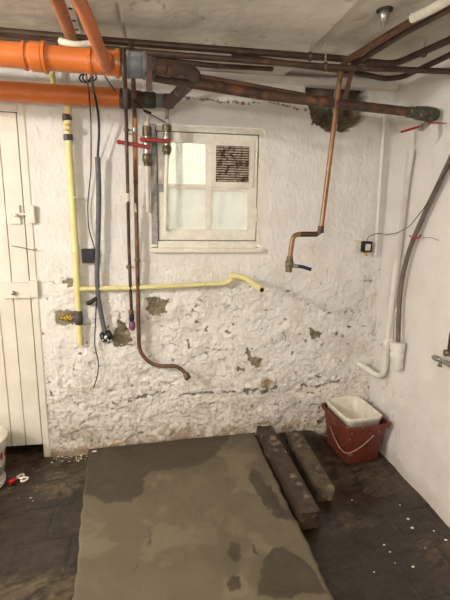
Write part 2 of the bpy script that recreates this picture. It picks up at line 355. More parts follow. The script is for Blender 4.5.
# floor
def floorf(x, y):
    tx = (x+.03*y)/.235; ty = (y-.11*x)/.235; sx = x+.3*y; sy = y-.3*x; tx = tx+.5*(np.floor(ty) % 2)
    g = np.minimum(abs(tx-np.round(tx)), abs(ty-np.round(ty)))*.235
    gr = ss(.006, .002, g)*ss(.4, .55, fbm(x, y, 5, 3, 320))
    z = (fbm(x, y, 5, 3, 301)-.5)*.012+(fbm(x, y, 40, 3, 302)-.5)*.003-gr*.003+(_h(np.floor(tx).astype(np.int64), np.floor(ty).astype(np.int64), 5)-.5)*.003-.004
    wet = ss(.40, .62, fbm(x, y, 4.0, 5, 303))*.8
    wq = .25*fbm(x, y, 6, 3, 350); G = ss(.46, .66, fbm(sx*.7+wq, sy*1.8+wq, 16, 6, 304))*.34+ss(.56, .60, fbm(sx*.5+wq, sy*2.6+wq, 34, 5, 351))*.45+ss(.52, .68, fbm(sx*2.0, sy*.8, 22, 6, 330))*.55*ss(.42, .6, fbm(x, y, 5, 4, 331))+ss(.50, .53, fbm(sx*.8, sy*2.4, 30, 5, 340))*.22*ss(.4, .55, fbm(x, y, 7, 3, 341))
    lx, ly = Z(35, 560)[:2]; G = np.maximum(G, ss(.16, .02, np.hypot((x-lx)*1.2, (y-ly)*.7)+.25*(fbm(x, y, 22, 4, 306)-.5))*ss(.45, .6, fbm(x, y, 34, 4, 307)))
    G = np.maximum(G, ss(.09, .0, 2.53-y+.06*(fbm(x, y, 20, 3, 308)-.5))*ss(.42, .58, fbm(x, y, 30, 3, 309))*.9)
    lx, ly = Z(355, 460)[:2]; G = np.maximum(G, .75*ss(.5, .1, np.hypot((x-lx), (y-ly))+.5*(fbm(x, y, 9, 4, 310)-.5))*ss(.42, .58, fbm(sx*.7, sy*1.8, 30, 5, 311)))
    z = z+ss(2.2, 2.52, y)*.06*ss(.3, .6, x)*ss(1.12, .98, x)
    return (x, y, z), (wet, G.clip(0, 1), gr*.55)
grid('floor', coords(-2.6, 1.5, .08, (-.95, 1.45), .0075), coords(-1.6, 2.95, .1, (1.1, 2.6), .0075), floorf, M['floor'])

# light-tight box added behind the door, painted as dark shade, light well behind the window
def shell(name, lo, hi, faces, m):
    (x0, y0, z0), (x1, y1, z1) = lo, hi
    v = [(x0, y0, z0), (x1, y0, z0), (x1, y1, z0), (x0, y1, z0), (x0, y0, z1), (x1, y0, z1), (x1, y1, z1), (x0, y1, z1)]
    fs = dict(back=(2, 3, 7, 6), left=(0, 4, 7, 3), right=(1, 2, 6, 5), top=(4, 5, 6, 7), bottom=(0, 3, 2, 1))
    return struct(mesh(name, v, [fs[k] for k in faces], m, smooth=False))
shell('wall_dark_backing', (DX0-.05, D+.005, -.02), (DX1+.05, 2.9, DZ1+.05), ['back', 'left', 'right', 'top'], M['void'])
shell('wall_light_well', (-.45, D+.02, .95), (1.05, 3.25, 2.75), ['back', 'left', 'right', 'bottom'], M['well'])

# top wall plate, door frame
t = bx('trim_1', (-.72, D-.05, 2.182), (XR-.01, D+.03, 2.212), M['white'], bev=.004); struct(t)
t = bx('trim_2', (DX1+.004, D-.006, 0.0), (DX1+.04, D+.03, DZ1+.03), M['door'], bev=.004); struct(t)
keep = bx('bolt_keeper', (Y(27, 214)[0], D-.030, Y(30, 223)[2]), (Y(36, 214)[0], D-.013, Y(30, 205)[2]), M['door'], t, bev=.003)
t3 = bx('trim_3', (DX0-.04, D-.006, DZ1+.004), (DX1+.003, D+.03, DZ1+.03), M['door'], bev=.004); struct(t3)

# door
px = [-.705, -.80, -.878, -1.0, -1.18, -1.31, -1.455]; vv = []; ff = []
for a, b in zip(px[1:], px[:-1]):
    a += .0018; b -= .0018 if b != px[0] else .004
    bm = bmesh.new(); bmesh.ops.create_cube(bm, size=1)
    for q in bm.verts: q.co = Vector(((a+b)/2+q.co.x*(b-a), D+.012+q.co.y*.03, (.085+DZ1-.004)/2+q.co.z*(DZ1-.004-.085)))
    bmesh.ops.bevel(bm, geom=bm.edges[:], offset=.0025, segments=1, affect='EDGES'); bm.verts.index_update()
    o0 = len(vv); vv += [tuple(q.co) for q in bm.verts]; ff += [tuple(o0+q.index for q in f.verts) for f in bm.faces]; bm.free()
o0 = len(vv); zz0, zz1 = .09, DZ1-.01
vv += [(px[-1]+.004, D+.018, zz0), (px[0]-.006, D+.018, zz0), (px[0]-.006, D+.018, zz1), (px[-1]+.004, D+.018, zz1)]; ff.append((o0, o0+1, o0+2, o0+3))
door = struct(mesh('door_1', vv, ff, M['door'], smooth=False))
yf = D-.003
def plate(name, x0, y0, x1, y1, th, par, m=M['door'], yy=yf):
    a = Y(x0, y1, yy); b = Y(x1, y0, yy); return bx(name, (a[0], yy-th, a[2]), (b[0], yy, b[2]), m, par, bev=.002)
b1 = plate('bolt_plate', 8, 205, 20, 224, .014, door)
rod('bolt_bar', Y(11, 214.5, yf-.02), Y(28, 214.5, yf-.02), [(0, .007), (1, .007)], M['door'], b1)
rod('bolt_knob', Y(15, 215, yf-.012), Y(15, 215, yf-.045), [(0, .006), (.5, .006), (.6, .011), (.9, .011), (1, .006)], M['white'], b1)
b2 = plate('rim_latch', 3, 282, 30, 298, .02, door)
plate('latch_keeper', 31, 280, 38, 297, .022, door, yy=D-.004)
rod('latch_knob', Y(13, 293, yf-.015), Y(13, 293, yf-.045), [(0, .006), (.5, .006), (.6, .012), (.9, .012), (1, .006)], M['chrome'], b2)
hk = tube('door_hook', [Y(12, 246, yf), Y(14, 246, yf-.012), Y(24, 248, yf-.014), Y(33, 250, yf-.014), Y(37, 249, D-.03)], .0028, M['wire'], door, .01, 8)

# ------------------------------------------------------------------ window
w = bpy.data.objects.new('window_1', None); link(w, None, ((WX0+WX1)/2, D, WZ0)); struct(w)
cx0, cz1 = WX0, WZ1
bx('left_casing', (WX0, D-.006, WZ0+.03), (WX0+.035, D+.09, WZ1), M['greyw'], w)  # left casing is a darker grey than the others
bx('right_casing', (WX1-.028, D+.0, WZ0+.03), (WX1, D+.09, WZ1), M['frame'], w)
bx('head_casing', (WX0+.035, D+.0, WZ1-.032), (WX1-.028, D+.09, WZ1), M['frame'], w)
bx('window_sill', (WX0-.012, D-.035, WZ0-.012), (WX1+.008, D+.09, WZ0+.012), M['frame'], w, .004)
bx('bottom_casing', (WX0+.035, D-.004, WZ0+.012), (WX1-.028, D+.09, WZ0+.052), M['frame'], w)
# sash
sx0, sx1, sz0, sz1 = WX0+.040, WX1-.033, WZ0+.057, WZ1-.037
s = bpy.data.objects.new('sash', None); link(s, w, ((sx0+sx1)/2, D, sz0))
yy0, yy1 = D+.008, D+.042
xm = Y(208.5, 200)[0]; zm = Y(190, 186)[2]
bx('left_stile', (sx0, yy0, sz0), (sx0+.056, yy1, sz1), M['frame'], s)
bx('right_stile', (sx1-.05, yy0, sz0), (sx1, yy1, sz1), M['frame'], s)
bx('top_rail', (sx0+.056, yy0, sz1-.05), (sx1-.05, yy1, sz1), M['frame'], s)
bx('bottom_rail', (sx0+.056, yy0, sz0), (sx1-.05, yy1, sz0+.06), M['frame'], s)
bx('glazing_bar', (xm-.016, yy0+.001, sz0+.06), (xm+.016, yy1, sz1-.05), M['frame'], s)
bx('glazing_bar', (sx0+.056, yy0+.002, zm-.012), (xm-.016, yy1, zm+.012), M['frame'], s)
bx('glazing_bar', (xm+.016, yy0+.002, zm-.022), (sx1-.05, yy1, zm-.002), M['frame'], s)
def pane(x0, x1, z0, z1, m): bx('pane', (x0-.004, D+.025, z0-.004), (x1+.004, D+.029, z1+.004), m, s, 0)
pane(sx0+.056, xm-.016, zm+.012, sz1-.05, M['clear']); pane(sx0+.056, xm-.016, sz0+.06, zm-.012, M['frost']); pane(xm+.016, sx1-.05, sz0+.06, zm-.022, M['frost'])
for n_, lo_, hi_ in (('stop', (WX0+.03, D+.03, WZ0), (sx0+.02, D+.06, WZ1)), ('stop', (sx1-.02, D+.03, WZ0), (WX1-.02, D+.06, WZ1)), ('stop', (WX0+.03, D+.03, sz1-.02), (WX1-.02, D+.061, WZ1)), ('stop', (WX0+.03, D+.03, WZ0), (WX1-.02, D+.061, sz0+.02))):
    bx('light_leak_'+n_, lo_, hi_, M['greyw'], w, 0)  # boxes added behind the sash to block light leaks and darken the gaps
# vent board with louvred grille
vb = bx('vent_board', (xm+.012, D+.0, zm-.006), (sx1-.022, D+.018, sz1-.03), M['frame'], s, .003)
vx0, vx1 = Y(216, 160)[0], Y(249, 160)[0]; vz0, vz1 = Y(230, 182)[2], Y(230, 146)[2]
v = []; f = []
def addbox(lo, hi):
    o0 = len(v); (a, b, c), (d, e, g) = lo, hi
    v.extend([(a, b, c), (d, b, c), (d, e, c), (a, e, c), (a, b, g), (d, b, g), (d, e, g), (a, e, g)])
    f.extend([tuple(o0+i for i in q) for q in ((0, 1, 5, 4), (1, 2, 6, 5), (2, 3, 7, 6), (3, 0, 4, 7), (4, 5, 6, 7), (0, 3, 2, 1))])
nsl = 15
for i in range(nsl):
    z = vz0+(vz1-vz0)*(i+.5)/nsl; j = random.uniform(-.001, .001)
    addbox((vx0, D-.006+j, z-.0035), (vx1, D+.001, z+.0038+j))
mesh('vent_grille', v, f, M['rust'], s, False)
bx('vent_back', (vx0, D-.0015, vz0), (vx1, D+.0, vz1), M['void'], s, 0)  # dark sheet painted as the shade between the slats
for py in (158, 215): rod('hinge', Y(256.5, py+7, D-.002), Y(256.5, py-7, D-.002), [(0, .005), (1, .005)], M['frame'], w, 8)
lt = bx('window_catch', (sx0-.006, D-.004, Y(160, 192)[2]), (sx0+.028, D+.008, Y(160, 184)[2]), M['greyw'], w)
# bars outside in the light well
for q, xx in enumerate((.13, .42)):
    o = bx('drain_downpipe', (xx, 2.95, .951), (xx+.045, 2.99, 2.7), M['greyw'], bev=.01)
    tag(o, ('grey upright bar outside behind the upper left window pane' if q == 0 else 'grey upright bar outside behind the lower right window pane'), 'bar')

# ------------------------------------------------------------------ slab and timbers
zs = .04
pA, pB = Z(88, 451, zs), Z(253, 434, zs); pC, pD = Z(337, 605, zs), Z(72, 602, zs)
pD2 = pD+(pD-pA)*.35; pC2 = pC+(pC-pB)*.35; pA = pA.copy(); pA[1] = 2.515; pB[1] = 2.515; pA[0] += .0
wet = [[tuple(Z(*p, zs)[:2]) for p in l] for l in (
 [(70, 440), (120, 400), (262, 400), (252, 434), (232, 440), (226, 446), (205, 466), (180, 471), (150, 473), (140, 480), (146, 488), (133, 503), (105, 502), (88, 494), (76, 470)],
 [(262, 556), (272, 548), (282, 546), (290, 556), (305, 560), (316, 572), (330, 598), (300, 592), (280, 600), (258, 596), (254, 584), (264, 576)],
 [(228, 545), (238, 546), (240, 556), (233, 562), (228, 556)], [(230, 577), (240, 578), (243, 590), (232, 594), (228, 586)],
 [(248, 472), (258, 474), (272, 492), (288, 514), (292, 524), (278, 520), (262, 508), (254, 492)], [(272, 440), (262, 452), (285, 470), (280, 458)],
 [(254, 545), (259, 547), (258, 556), (253, 554)])]
scr = [tuple(Z(*p, zs)[:2]) for p in ((155, 492), (152, 520), (148, 545), (135, 570))]
def slabpos(a, b):
    P = [(pA[i]*(1-a)+pB[i]*a)*(1-b)+(pD2[i]*(1-a)+pC2[i]*a)*b for i in (0, 1)]; x, y = P
    x = x+np.where(a < .5, -1, 1)*0; e = np.minimum(np.minimum(a, 1-a)*1.0, 1)
    z = zs+.04*a*(1-b*1.0).clip(0, 1)**2+(fbm(x, y, 4, 3, 401)-.5)*.006+(fbm(x, y, 35, 3, 402)-.5)*.0025-ss(.012, 0, e)*.006
    x = x+ss(.02, 0, e)*(fbm(x*0, y, 14, 4, 403)-.5)*.02
    jx = x+(fbm(x, y, 22, 3, 404)-.5)*.05; jy = y+(fbm(x, y, 22, 3, 405)-.5)*.05
    W = np.zeros_like(x)
    for p in wet: W[inpoly(jx, jy, p)] = .9
    W = W*(.8+.2*fbm(x, y, 12, 3, 406)); W = np.maximum(W, ss(.5, .8, fbm(x, y, 4, 5, 407))*.22)
    G = ss(.55, .7, fbm(x, y, 7, 4, 408))*.4; B = ss(.006, .002, dline(jx, jy, scr))*.5*ss(.4, .6, fbm(x, y, 20, 3, 409))
    return (x, y, z), (W, G, B.clip(0, 1))
slab = grid('concrete_slab', np.linspace(0, 1, 190), np.linspace(0, 1, 260), slabpos, M['slab'], flip=True)
del slab['kind']
# skirt of the slab (extrude rim down)
bm = bmesh.new(); bm.from_mesh(slab.data); be = [e for e in bm.edges if e.is_boundary]
r = bmesh.ops.extrude_edge_only(bm, edges=be)
for g in r['geom']:
    if isinstance(g, bmesh.types.BMVert): g.co.z = .0
bm.to_mesh(slab.data); bm.free()
tag(slab, 'large grey concrete slab with dark wet stains lying on the dark floor', 'concrete slab')

def beam(name, A, B, wd, ht, m, label):
    """rough timber: A, B = far and near centre of the top face"""
    A = np.array(A); B = np.array(B); d = (B-A); L = np.linalg.norm(d[:2]); d = d/np.linalg.norm(d); sd = np.array([d[1], -d[0], 0]); n = 60
    prof = []; q = 7
    for i in range(q): prof.append((-wd/2+wd*i/(q-1), 0))
    for i in range(1, q): prof.append((wd/2, -ht*i/(q-1)))
    for i in range(1, q): prof.append((wd/2-wd*i/(q-1), -ht))
    for i in range(1, q-1): prof.append((-wd/2, -ht+ht*i/(q-1)))
    k = len(prof); v = []; f = []
    for i in range(n+1):
        for (a, b) in prof:
            cr = .0 if abs(abs(a)-wd/2) < 1e-6 and (abs(b) < 1e-6 or abs(b+ht) < 1e-6) else 0
            nn = (float(fbm(np.array(i*.35+a*20), np.array(b*40+a*30+7), 1, 3, 3))-.5)*.014
            aa = a*(1-cr/wd*2)+nn*(1 if a > 0 else -1)*.7; bb = b-(nn if b > -ht+.001 else 0)-(cr if b > -.001 else 0)
            p = A+(B-A)*i/n+sd*aa; z = max(p[2]+bb, .004) if b > -ht+.001 else .003
            e = (float(vn(np.array(a*60), np.array(b*60), 9))-.5)*.012 if i in (0, n) else 0
            v.append((p[0]+d[0]*e, p[1]+d[1]*e, z))
    for i in range(n):
        for j in range(k): j2 = (j+1) % k; f.append((i*k+j, (i+1)*k+j, (i+1)*k+j2, i*k+j2))
    f.append(tuple(range(k))); f.append(tuple(range(n*k+k-1, n*k-1, -1)))
    o = mesh(name, v, f, m); bm = bmesh.new(); bm.from_mesh(o.data)
    for e in bm.edges:
        if len(e.link_faces) == 2 and e.calc_face_angle(0) > .8: e.smooth = False
    bm.to_mesh(o.data); bm.free(); return tag(o, label, 'timber')
beam('timber_beam', (.662, 2.49, .135), (.702, 1.72, .095), .098, .092, M['timberd'], 'long dark wet timber beam lying against the right edge of the concrete slab')
beam('timber_beam', (.838, 2.43, .115), (.850, 1.90, .085), .092, .082, M['timber'], 'shorter brown timber block on the floor between the long beam and the red bucket')

# ------------------------------------------------------------------ bucket and tray
def rrect(w, l, r, n=5):
    pts = []
    for (cx, cy, a0) in ((w/2-r, l/2-r, 0), (-w/2+r, l/2-r, 90), (-w/2+r, -l/2+r, 180), (w/2-r, -l/2+r, 270)):
        for k in range(n+1):
            a = math.radians(a0+90*k/n); pts.append((cx+r*math.cos(a), cy+r*math.sin(a)))
    return pts
def tub(name, c, rot, rings, m, parent=None):
    v = []; f = []; n = None
    for (w_, l_, r_, z) in rings:
        p = rrect(w_, l_, r_); n = len(p)
        for (x, y) in p: v.append((c[0]+x*math.cos(rot)-y*math.sin(rot), c[1]+x*math.sin(rot)+y*math.cos(rot), z))
    for i in range(len(rings)-1):
        for k in range(n): k2 = (k+1) % n; f.append((i*n+k, i*n+k2, (i+1)*n+k2, (i+1)*n+k))
    f.append(tuple(range(n-1, -1, -1))); f.append(tuple(range((len(rings)-1)*n, len(rings)*n)))
    o = mesh(name, v, f, m, parent)
    bm = bmesh.new(); bm.from_mesh(o.data)
    for e in bm.edges:
        if len(e.link_faces) == 2 and e.calc_face_angle(0) > .8: e.smooth = False
    bm.to_mesh(o.data); bm.free(); return o
bc = (1.204, 2.350); br = math.radians(5)
bk = thing('bucket', (bc[0], bc[1], .004), 'red rectangular plastic bucket on the floor in the corner, a white tray in its mouth', 'bucket')
tub('bucket_body', bc, br, [(.215, .265, .03, .004), (.222, .272, .03, .012), (.258, .326, .03, .236), (.294, .350, .022, .238), (.296, .352, .022, .262), (.284, .340, .02, .264), (.270, .328, .028, .260), (.218, .268, .028, .02)], M['bucket'], bk)
hp = [Z(322, 428, .14), X(323, 429, 1.10), ]
pts = [(bc[0]-.130, bc[1]+.06, .15), (bc[0]-.142, bc[1]-.08, .11), (bc[0]-.125, bc[1]-.176, .085), (bc[0]-.03, bc[1]-.176, .13), (bc[0]+.045, bc[1]-.172, .20)]
tube('handle', pts, .0028, M['wire'], bk, .05, 8)
tr = tag(tub('plastic_tray', (bc[0]-.005, bc[1]+.012), br, [(.198, .262, .035, .18), (.21, .274, .035, .19), (.232, .300, .04, .27), (.246, .312, .05, .275), (.248, .314, .05, .292), (.236, .302, .047, .297), (.220, .286, .045, .288), (.196, .256, .035, .20), (.18, .24, .03, .196)], M['tray']), 'white plastic tray sitting inside the mouth of the red bucket', 'tray')

# white bin at the left edge
P = Z(9, 484, 0); bx_, by_ = P[0]-.145, P[1]+.0
wbn = thing('plastic_bin', (bx_, by_, .002), 'white round plastic bin cut by the left edge of the picture, before the door', 'bin')
rod('bin_body', (bx_, by_, .002), (bx_, by_, .30), [(0, .115), (.03, .125), (.1, .126), (.11, .120), (.9, .146), (.91, .155), (.95, .157), (.97, .15), (1, .12), (1.02, .06)], M['tray'], wbn, 40)
v = []; f = []
for i in range(40):
    a = 2*math.pi*i/40; 
    for (aa, z) in ((a, .075), (a+.075, .075), (a+.075, .13), (a, .13)):
        rr = .1195+(z-.03)*.115+.0012; v.append((bx_+rr*math.cos(aa), by_+rr*math.sin(aa), z))
    f.append((4*i, 4*i+1, 4*i+2, 4*i+3))
bs = mesh('bin_slots', v, f, M['dgrey'], wbn, False)
v = []; f = []
for i in range(7):
    a = -.9+.28*i
    for (aa, z) in ((a, .175), (a+.14, .170), (a+.15, .21), (a+.02, .215)):
        rr = .1195+(z-.03)*.115+.0015; v.append((bx_+rr*math.cos(aa), by_+rr*math.sin(aa), z))
    f.append((4*i, 4*i+1, 4*i+2, 4*i+3))
mesh('printed_band', v, f, M['red'], wbn, False)

# ------------------------------------------------------------------ PIPES
def ext(p, q, axis, val):  # carry the line q->p on until the coordinate reaches val
    p = np.array(p, float); q = np.array(q, float); d = p-q; r_ = p+d*((val-p[axis])/d[axis]); r_[2] = min(r_[2], 2.185) if r_[2] > 2.0 else r_[2]; return r_
def px_path(*pts):  # (px, py, y)
    return [Y(a, b, c) for a, b, c in pts]
# big orange drain
yb = 1.80
A0, A1 = Y(-40, 50.5, yb), Y(121, 64, yb)
def on(a, b, px_):  # point on segment with pixel x
    t = (px_-(-40))/(161.0); return a+(b-a)*t
op = thing('drain_pipe', tuple((A0+A1)/2), 'thick bright orange plastic drain pipe, the upper of the two running along the ceiling', 'pipe')
tube('pipe', [ext(A0, A1, 0, -2.49), A0, A1], .043, M['orange'], op, seg=32)
def collar(par, a, b, r, m=None, name='socket_collar', e=.88): return rod(name, on(A0, A1, a), on(A0, A1, b), [(0, r*e), (.12, r), (.88, r), (1, r*e)], m or M['orange'], par, 32)
collar(op, 21, 25, .048); collar(op, 28, 42, .050); collar(op, 41, 45, .054, name='ring'); collar(op, 87, 91, .048, name='ring'); collar(op, 115, 120, .050, name='ring')
o = collar(op, 121, 127, .040, M['dgrey'], 'rubber_sleeve'); o = collar(op, 126, 149, .045, M['grey'], 'grey_coupling'); o['label'] = 'dull grey coupling with ribs'
collar(op, 127, 130, .049, M['grey'], 'coupling_ring'); collar(op, 144, 147, .049, M['grey'], 'coupling_ring')
# side branches coming down from the ceiling
br1 = tube('branch_pipe', [Y(66, -26, 1.36)-np.array([.05, .65, -.04]), Y(66, -26, 1.36), Y(82, 6, 1.50), Y(104, 60, 1.72), Y(106, 64, 1.78)], .022, M['orange2'], None, .06, 20)
tag(br1, 'right-hand thin orange branch pipe dropping from the ceiling into the thick drain pipe', 'pipe')
rod('branch_socket', Y(103, 56, 1.715), Y(106, 64, 1.77), [(0, .028), (.1, .031), (.9, .031), (1, .03)], M['orange2'], br1)
br2 = tube('branch_pipe', [Y(46, -24, 1.40)-np.array([.05, .65, -.02]), Y(46, -24, 1.40), Y(58, 2, 1.62), Y(73, 42, 1.97), Y(76, 50, 2.0)], .022, M['tan'], None, .06, 20)
tag(br2, 'left-hand thin orange-tan pipe passing down behind the thick drain pipe', 'pipe')
wpv = tube('overflow_pipe', [Y(60, 41, 1.86), Y(75, 45.5, 1.84), Y(98, 43, 1.86)], .013, M['cream'], None, .04, 14, .02)
tag(wpv, 'short white plastic pipe resting on top of the thick orange drain', 'pipe')
# white perforated strap
st = thing('bracket_plate', tuple(Z(74, 18, 2.2)), 'white perforated bracket plate on the ceiling between two branch pipes', 'bracket')
a = Z(66, -6, 2.205); b = Z(78, 34, 2.205); dd = Vector(b-a); ang = math.atan2(dd.y, dd.x)
from mathutils import Matrix
box('strip', (a+b)/2, (dd.length, .035, .004), M['white'], st, Matrix.Rotation(ang, 3, 'Z'))
for t_ in (.3, .6, .85): p = a+(b-a)*t_; rod('slot', (p[0], p[1], 2.2035), (p[0], p[1], 2.2015), [(0, .008), (1, .008)], M['black'], st)
# iron bend that follows
ib = thing('iron_waste_pipe', tuple(Y(190, 75, 1.9)), 'rusty cast iron pipe bending back to the wall after the grey coupling', 'pipe')
tube('pipe', [Y(147, 66, 1.82), Y(199, 73, 1.90), Y(168, 104, 2.30)], .027, M['iron2'], ib, .075, 24)
rod('coupling_ring', Y(150, 66.5, 1.82), Y(156, 67.5, 1.82), [(0, .028), (.1, .034), (.9, .034), (1, .028)], M['dgrey'], ib)
rod('coupling_ring', Y(165, 68.5, 1.845), Y(170, 69.3, 1.85), [(0, .028), (.1, .031), (.9, .031), (1, .028)], M['iron'], ib)
# hanging strap
hs = bx('hanging_strap', tuple(Y(146, 91, 1.77)-np.array([0, .002, 0])), tuple(Y(152, 56, 1.77)+np.array([0, .002, 0])), M['copperd'], ib, .001)
# lower orange pipe
yb2 = 2.42
B0, B1 = Y(-40, 88.5, yb2), Y(121, 98, yb2)
lp = thing('drain_pipe', tuple((B0+B1)/2), 'dull orange drain pipe close to the wall, the lower of the two', 'pipe')
tube('pipe', [ext(B0, B1, 0, -2.49), B0, B1], .046, M['orange'], lp, seg=32)
def lseg(a, b, r, m, name): return rod(name, Y(a, 98.5+(a-121)*.055, yb2), Y(b, 98.5+(b-121)*.055, yb2), [(0, r*.88), (.15, r), (.85, r), (1, r*.88)], m, lp, 24)
lseg(119, 131, .049, M['dgrey'], 'rubber_reducer'); lseg(129, 143, .042, M['iron'], 'iron_fitting'); lseg(142, 156, .04, M['dgrey'], 'iron_fitting'); lseg(155, 164, .034, M['grey'], 'tape_wrap'); lseg(163, 174, .036, M['dgrey'], 'elbow')
# rusty long pipe to the right wall
c0, c1, c2 = Y(152, 76, 1.93), Y(262, 95, 2.03), Y(436, 114.5, 2.08)
rp = thing('iron_pipe', tuple(c1), 'long rusty iron pipe sloping below the ceiling towards the right wall, tap at its end', 'pipe')
tube('pipe', [c0, c1, Y(410, 112, 2.075)], .0215, M['iron'], rp, .1, 22)
el = rod('end_elbow', Y(408, 112, 2.075), Y(437, 115, 2.08), [(0, .022), (.02, .026), (.22, .026), (.26, .030), (.6, .034), (.9, .032), (1, .024)], M['verd'], rp)
el['label'] = 'corroded green-grey elbow'
rod('tap_stub', Y(432, 115, 2.06), Y(427, 124, 2.04), [(0, .018), (1, .014)], M['verd'], rp)
tb1 = rod('tap_body', Y(427, 124, 2.04), Y(420, 129, 2.0), [(0, .012), (.4, .013), (.45, .017), (.8, .017), (1, .01)], M['chrome'], rp)
box('tap_lever', (Y(437, 123, 2.0)), (.095, .014, .005), M['red'], tb1, Matrix.Rotation(-.02, 3, 'Y'))
tube('tap_lever', [Y(419, 127, 1.99), Y(413, 128.5, 1.98), Y(401, 132, 1.98)], .0055, M['red'], tb1, .01, 10)
cu = tag(tube('copper_pipe', [Y(148, 68, 2.03), Y(225, 81, 2.06), Y(308, 96, 2.06), Y(330, 99, 2.12)], .011, M['copper'], None, .06, 14), 'thin copper pipe lying along the top of the long rusty iron pipe', 'pipe')

# ceiling copper runs  (z heights)
def cp(name, pts, r, m, label, rf=.06, par=None):
    return tag(tube(name, pts, r, m, None, rf, 14), label, 'pipe')
ZA, ZB = 2.165, 2.115
runA = cp('copper_pipe', [ext(Z(-60, 26, ZA), Z(135, 43, ZA), 0, -2.49), Z(135, 43, ZA), Z(345, 59, ZA), Z(394, 64.5, ZA), Z(452, 39, ZA), ext(Z(520, 9, ZA), Z(452, 39, ZA), 1, -.6)], .0145, M['copperd'], 'topmost dark copper pipe across the ceiling, turning forward before the right wall')
runB = cp('copper_pipe', [ext(Z(-60, 33, ZB), Z(150, 53, ZB), 0, -2.49), Z(150, 53, ZB), Z(330, 67, ZB), Z(413, 70, ZB), Z(464, 72, ZB-.005)], .0125, M['copperd'], 'dark copper pipe below the topmost one, running straight into the right wall')
runC = cp('copper_pipe', [Z(232, 56, ZB+.03), Z(356, 72.5, ZB+.018), Z(385, 79, ZB+.018), Z(403, 77, ZB+.018), Z(452, 54, ZB+.018), ext(Z(520, 22, ZB+.018), Z(452, 54, ZB+.018), 1, -.6)], .0125, M['copperd'], 'dark copper pipe with a soft bend, lowest of the ceiling runs by the right wall', .10)
runE = cp('copper_pipe', [Z(346, 61, 2.145), Z(400, 28, 2.175), Z(460, -4, 2.175), ext(Z(520, -38, 2.175), Z(460, -4, 2.175), 1, -.6)], .0145, M['copper'], 'left-hand of the two copper pipes side by side running forward over the ceiling', .02)
runE2 = cp('copper_pipe', [Z(353, 65, 2.135), Z(404, 33, 2.165), Z(464, 1, 2.165), ext(Z(520, -30, 2.165), Z(464, 1, 2.165), 1, -.6)], .012, M['copperd'], 'right-hand darker of the two copper pipes side by side running forward', .02)
pw = tube('paint_smear', [Z(412, 18.5, 2.175), Z(430, 10, 2.175), Z(456, -4.5, 2.175)], .0158, M['chip'], runE, 0, 14)
# extra left bundle
tag(tube('copper_pipe', [Y(100, 52, 2.0), Y(130, 55, 1.98), Y(150, 58.5, 1.98), Y(215, 66, 2.02), Y(272, 69, 2.20)], .011, M['copperd'], None, .05), 'dark copper pipe passing behind the grey coupling below the ceiling runs', 'pipe')
# clips on the ceiling
def clip(px_, py_, zt, label, h=.03, grp=None):
    p = Z(px_, py_, zt); t = thing('pipe_clip', tuple(p), label, 'clip', grp)
    rod('rod', (p[0], p[1], zt-.005), (p[0], p[1], ZC-.004), [(0, .004), (1, .004)], M['wire'], t, 8)
    rod('ring', (p[0]-.008, p[1], zt), (p[0]+.008, p[1], zt), [(0, .018), (.5, .0205), (1, .018)], M['brass'], t)
    return t
clip(310, 56.5, ZA, 'small brass pipe clip hanging from the ceiling above the left part of the hole')
cl = clip(325, 66.8, ZB, 'brass pipe clip on the second copper run above the hole')
clip(424, 52.5, ZA, 'long rod pipe clip near the right wall')
q = Z(384, 17, ZC-.01)
ch = thing('ceiling_fixing', tuple(q), 'round metal screw fixing under the ceiling beside the two copper pipes', 'fixing')
rod('plate', (q[0], q[1], ZC+.02), (q[0], q[1], ZC+.010), [(0, .030), (1, .030)], M['dgrey'], ch)
rod('cup', (q[0], q[1], ZC+.01), (q[0], q[1], ZC-.032), [(0, .017), (.4, .020), (.8, .014), (1, .005)], M['chrome'], ch)
rod('screw', (q[0], q[1], ZC-.032), (q[0], q[1], ZC-.055), [(0, .004), (1, .004)], M['wire'], ch, 8)
# copper drop with blue lever tap
cf = thing('copper_drop_pipe', tuple(Y(320, 235, 2.0)), 'copper pipe dropping before the wall hole, stepping left to a tap with a blue lever', 'pipe')
tube('pipe', [Z(346, 60, 2.155), Y(341, 68, 2.0), Y(331, 150, 1.995), Y(320.5, 234, 1.99), Y(293, 234.5, 1.99), Y(290, 258, 1.99)], .0115, M['copperb'], cf, .03, 14)
rod('solder_elbow', Y(321, 226, 1.99), Y(320.6, 233, 1.99), [(0, .0145), (1, .0145)], M['copperd'], cf)
rod('solder_elbow', Y(317, 234.2, 1.99), Y(300, 234.2, 1.99), [(0, .0125), (1, .0125)], M['copperd'], cf)
tb2 = rod('tap_body', Y(290, 256, 1.99), Y(288.5, 272, 1.99), [(0, .014), (.3, .017), (.34, .02), (.7, .02), (.74, .016), (1, .016)], M['brass'], cf)
rod('tap_spindle', Y(289, 265, 1.99), Y(299, 266.5, 1.985), [(0, .011), (1, .009)], M['chrome'], tb2)
tube('tap_lever', [Y(297, 266, 1.985), Y(303, 267, 1.98), Y(311, 269.5, 1.975)], [.008, .0085, .0085], M['blue'], tb2, 0, 10)
tag(tube('copper_pipe', [Z(357, 62, 2.145), Y(352, 70, 2.03), Y(345, 98, 2.13), Y(343, 108, 2.2)], .0115, M['copper'], None, .02), 'short copper drop passing behind the rusty iron pipe before the hole', 'pipe')

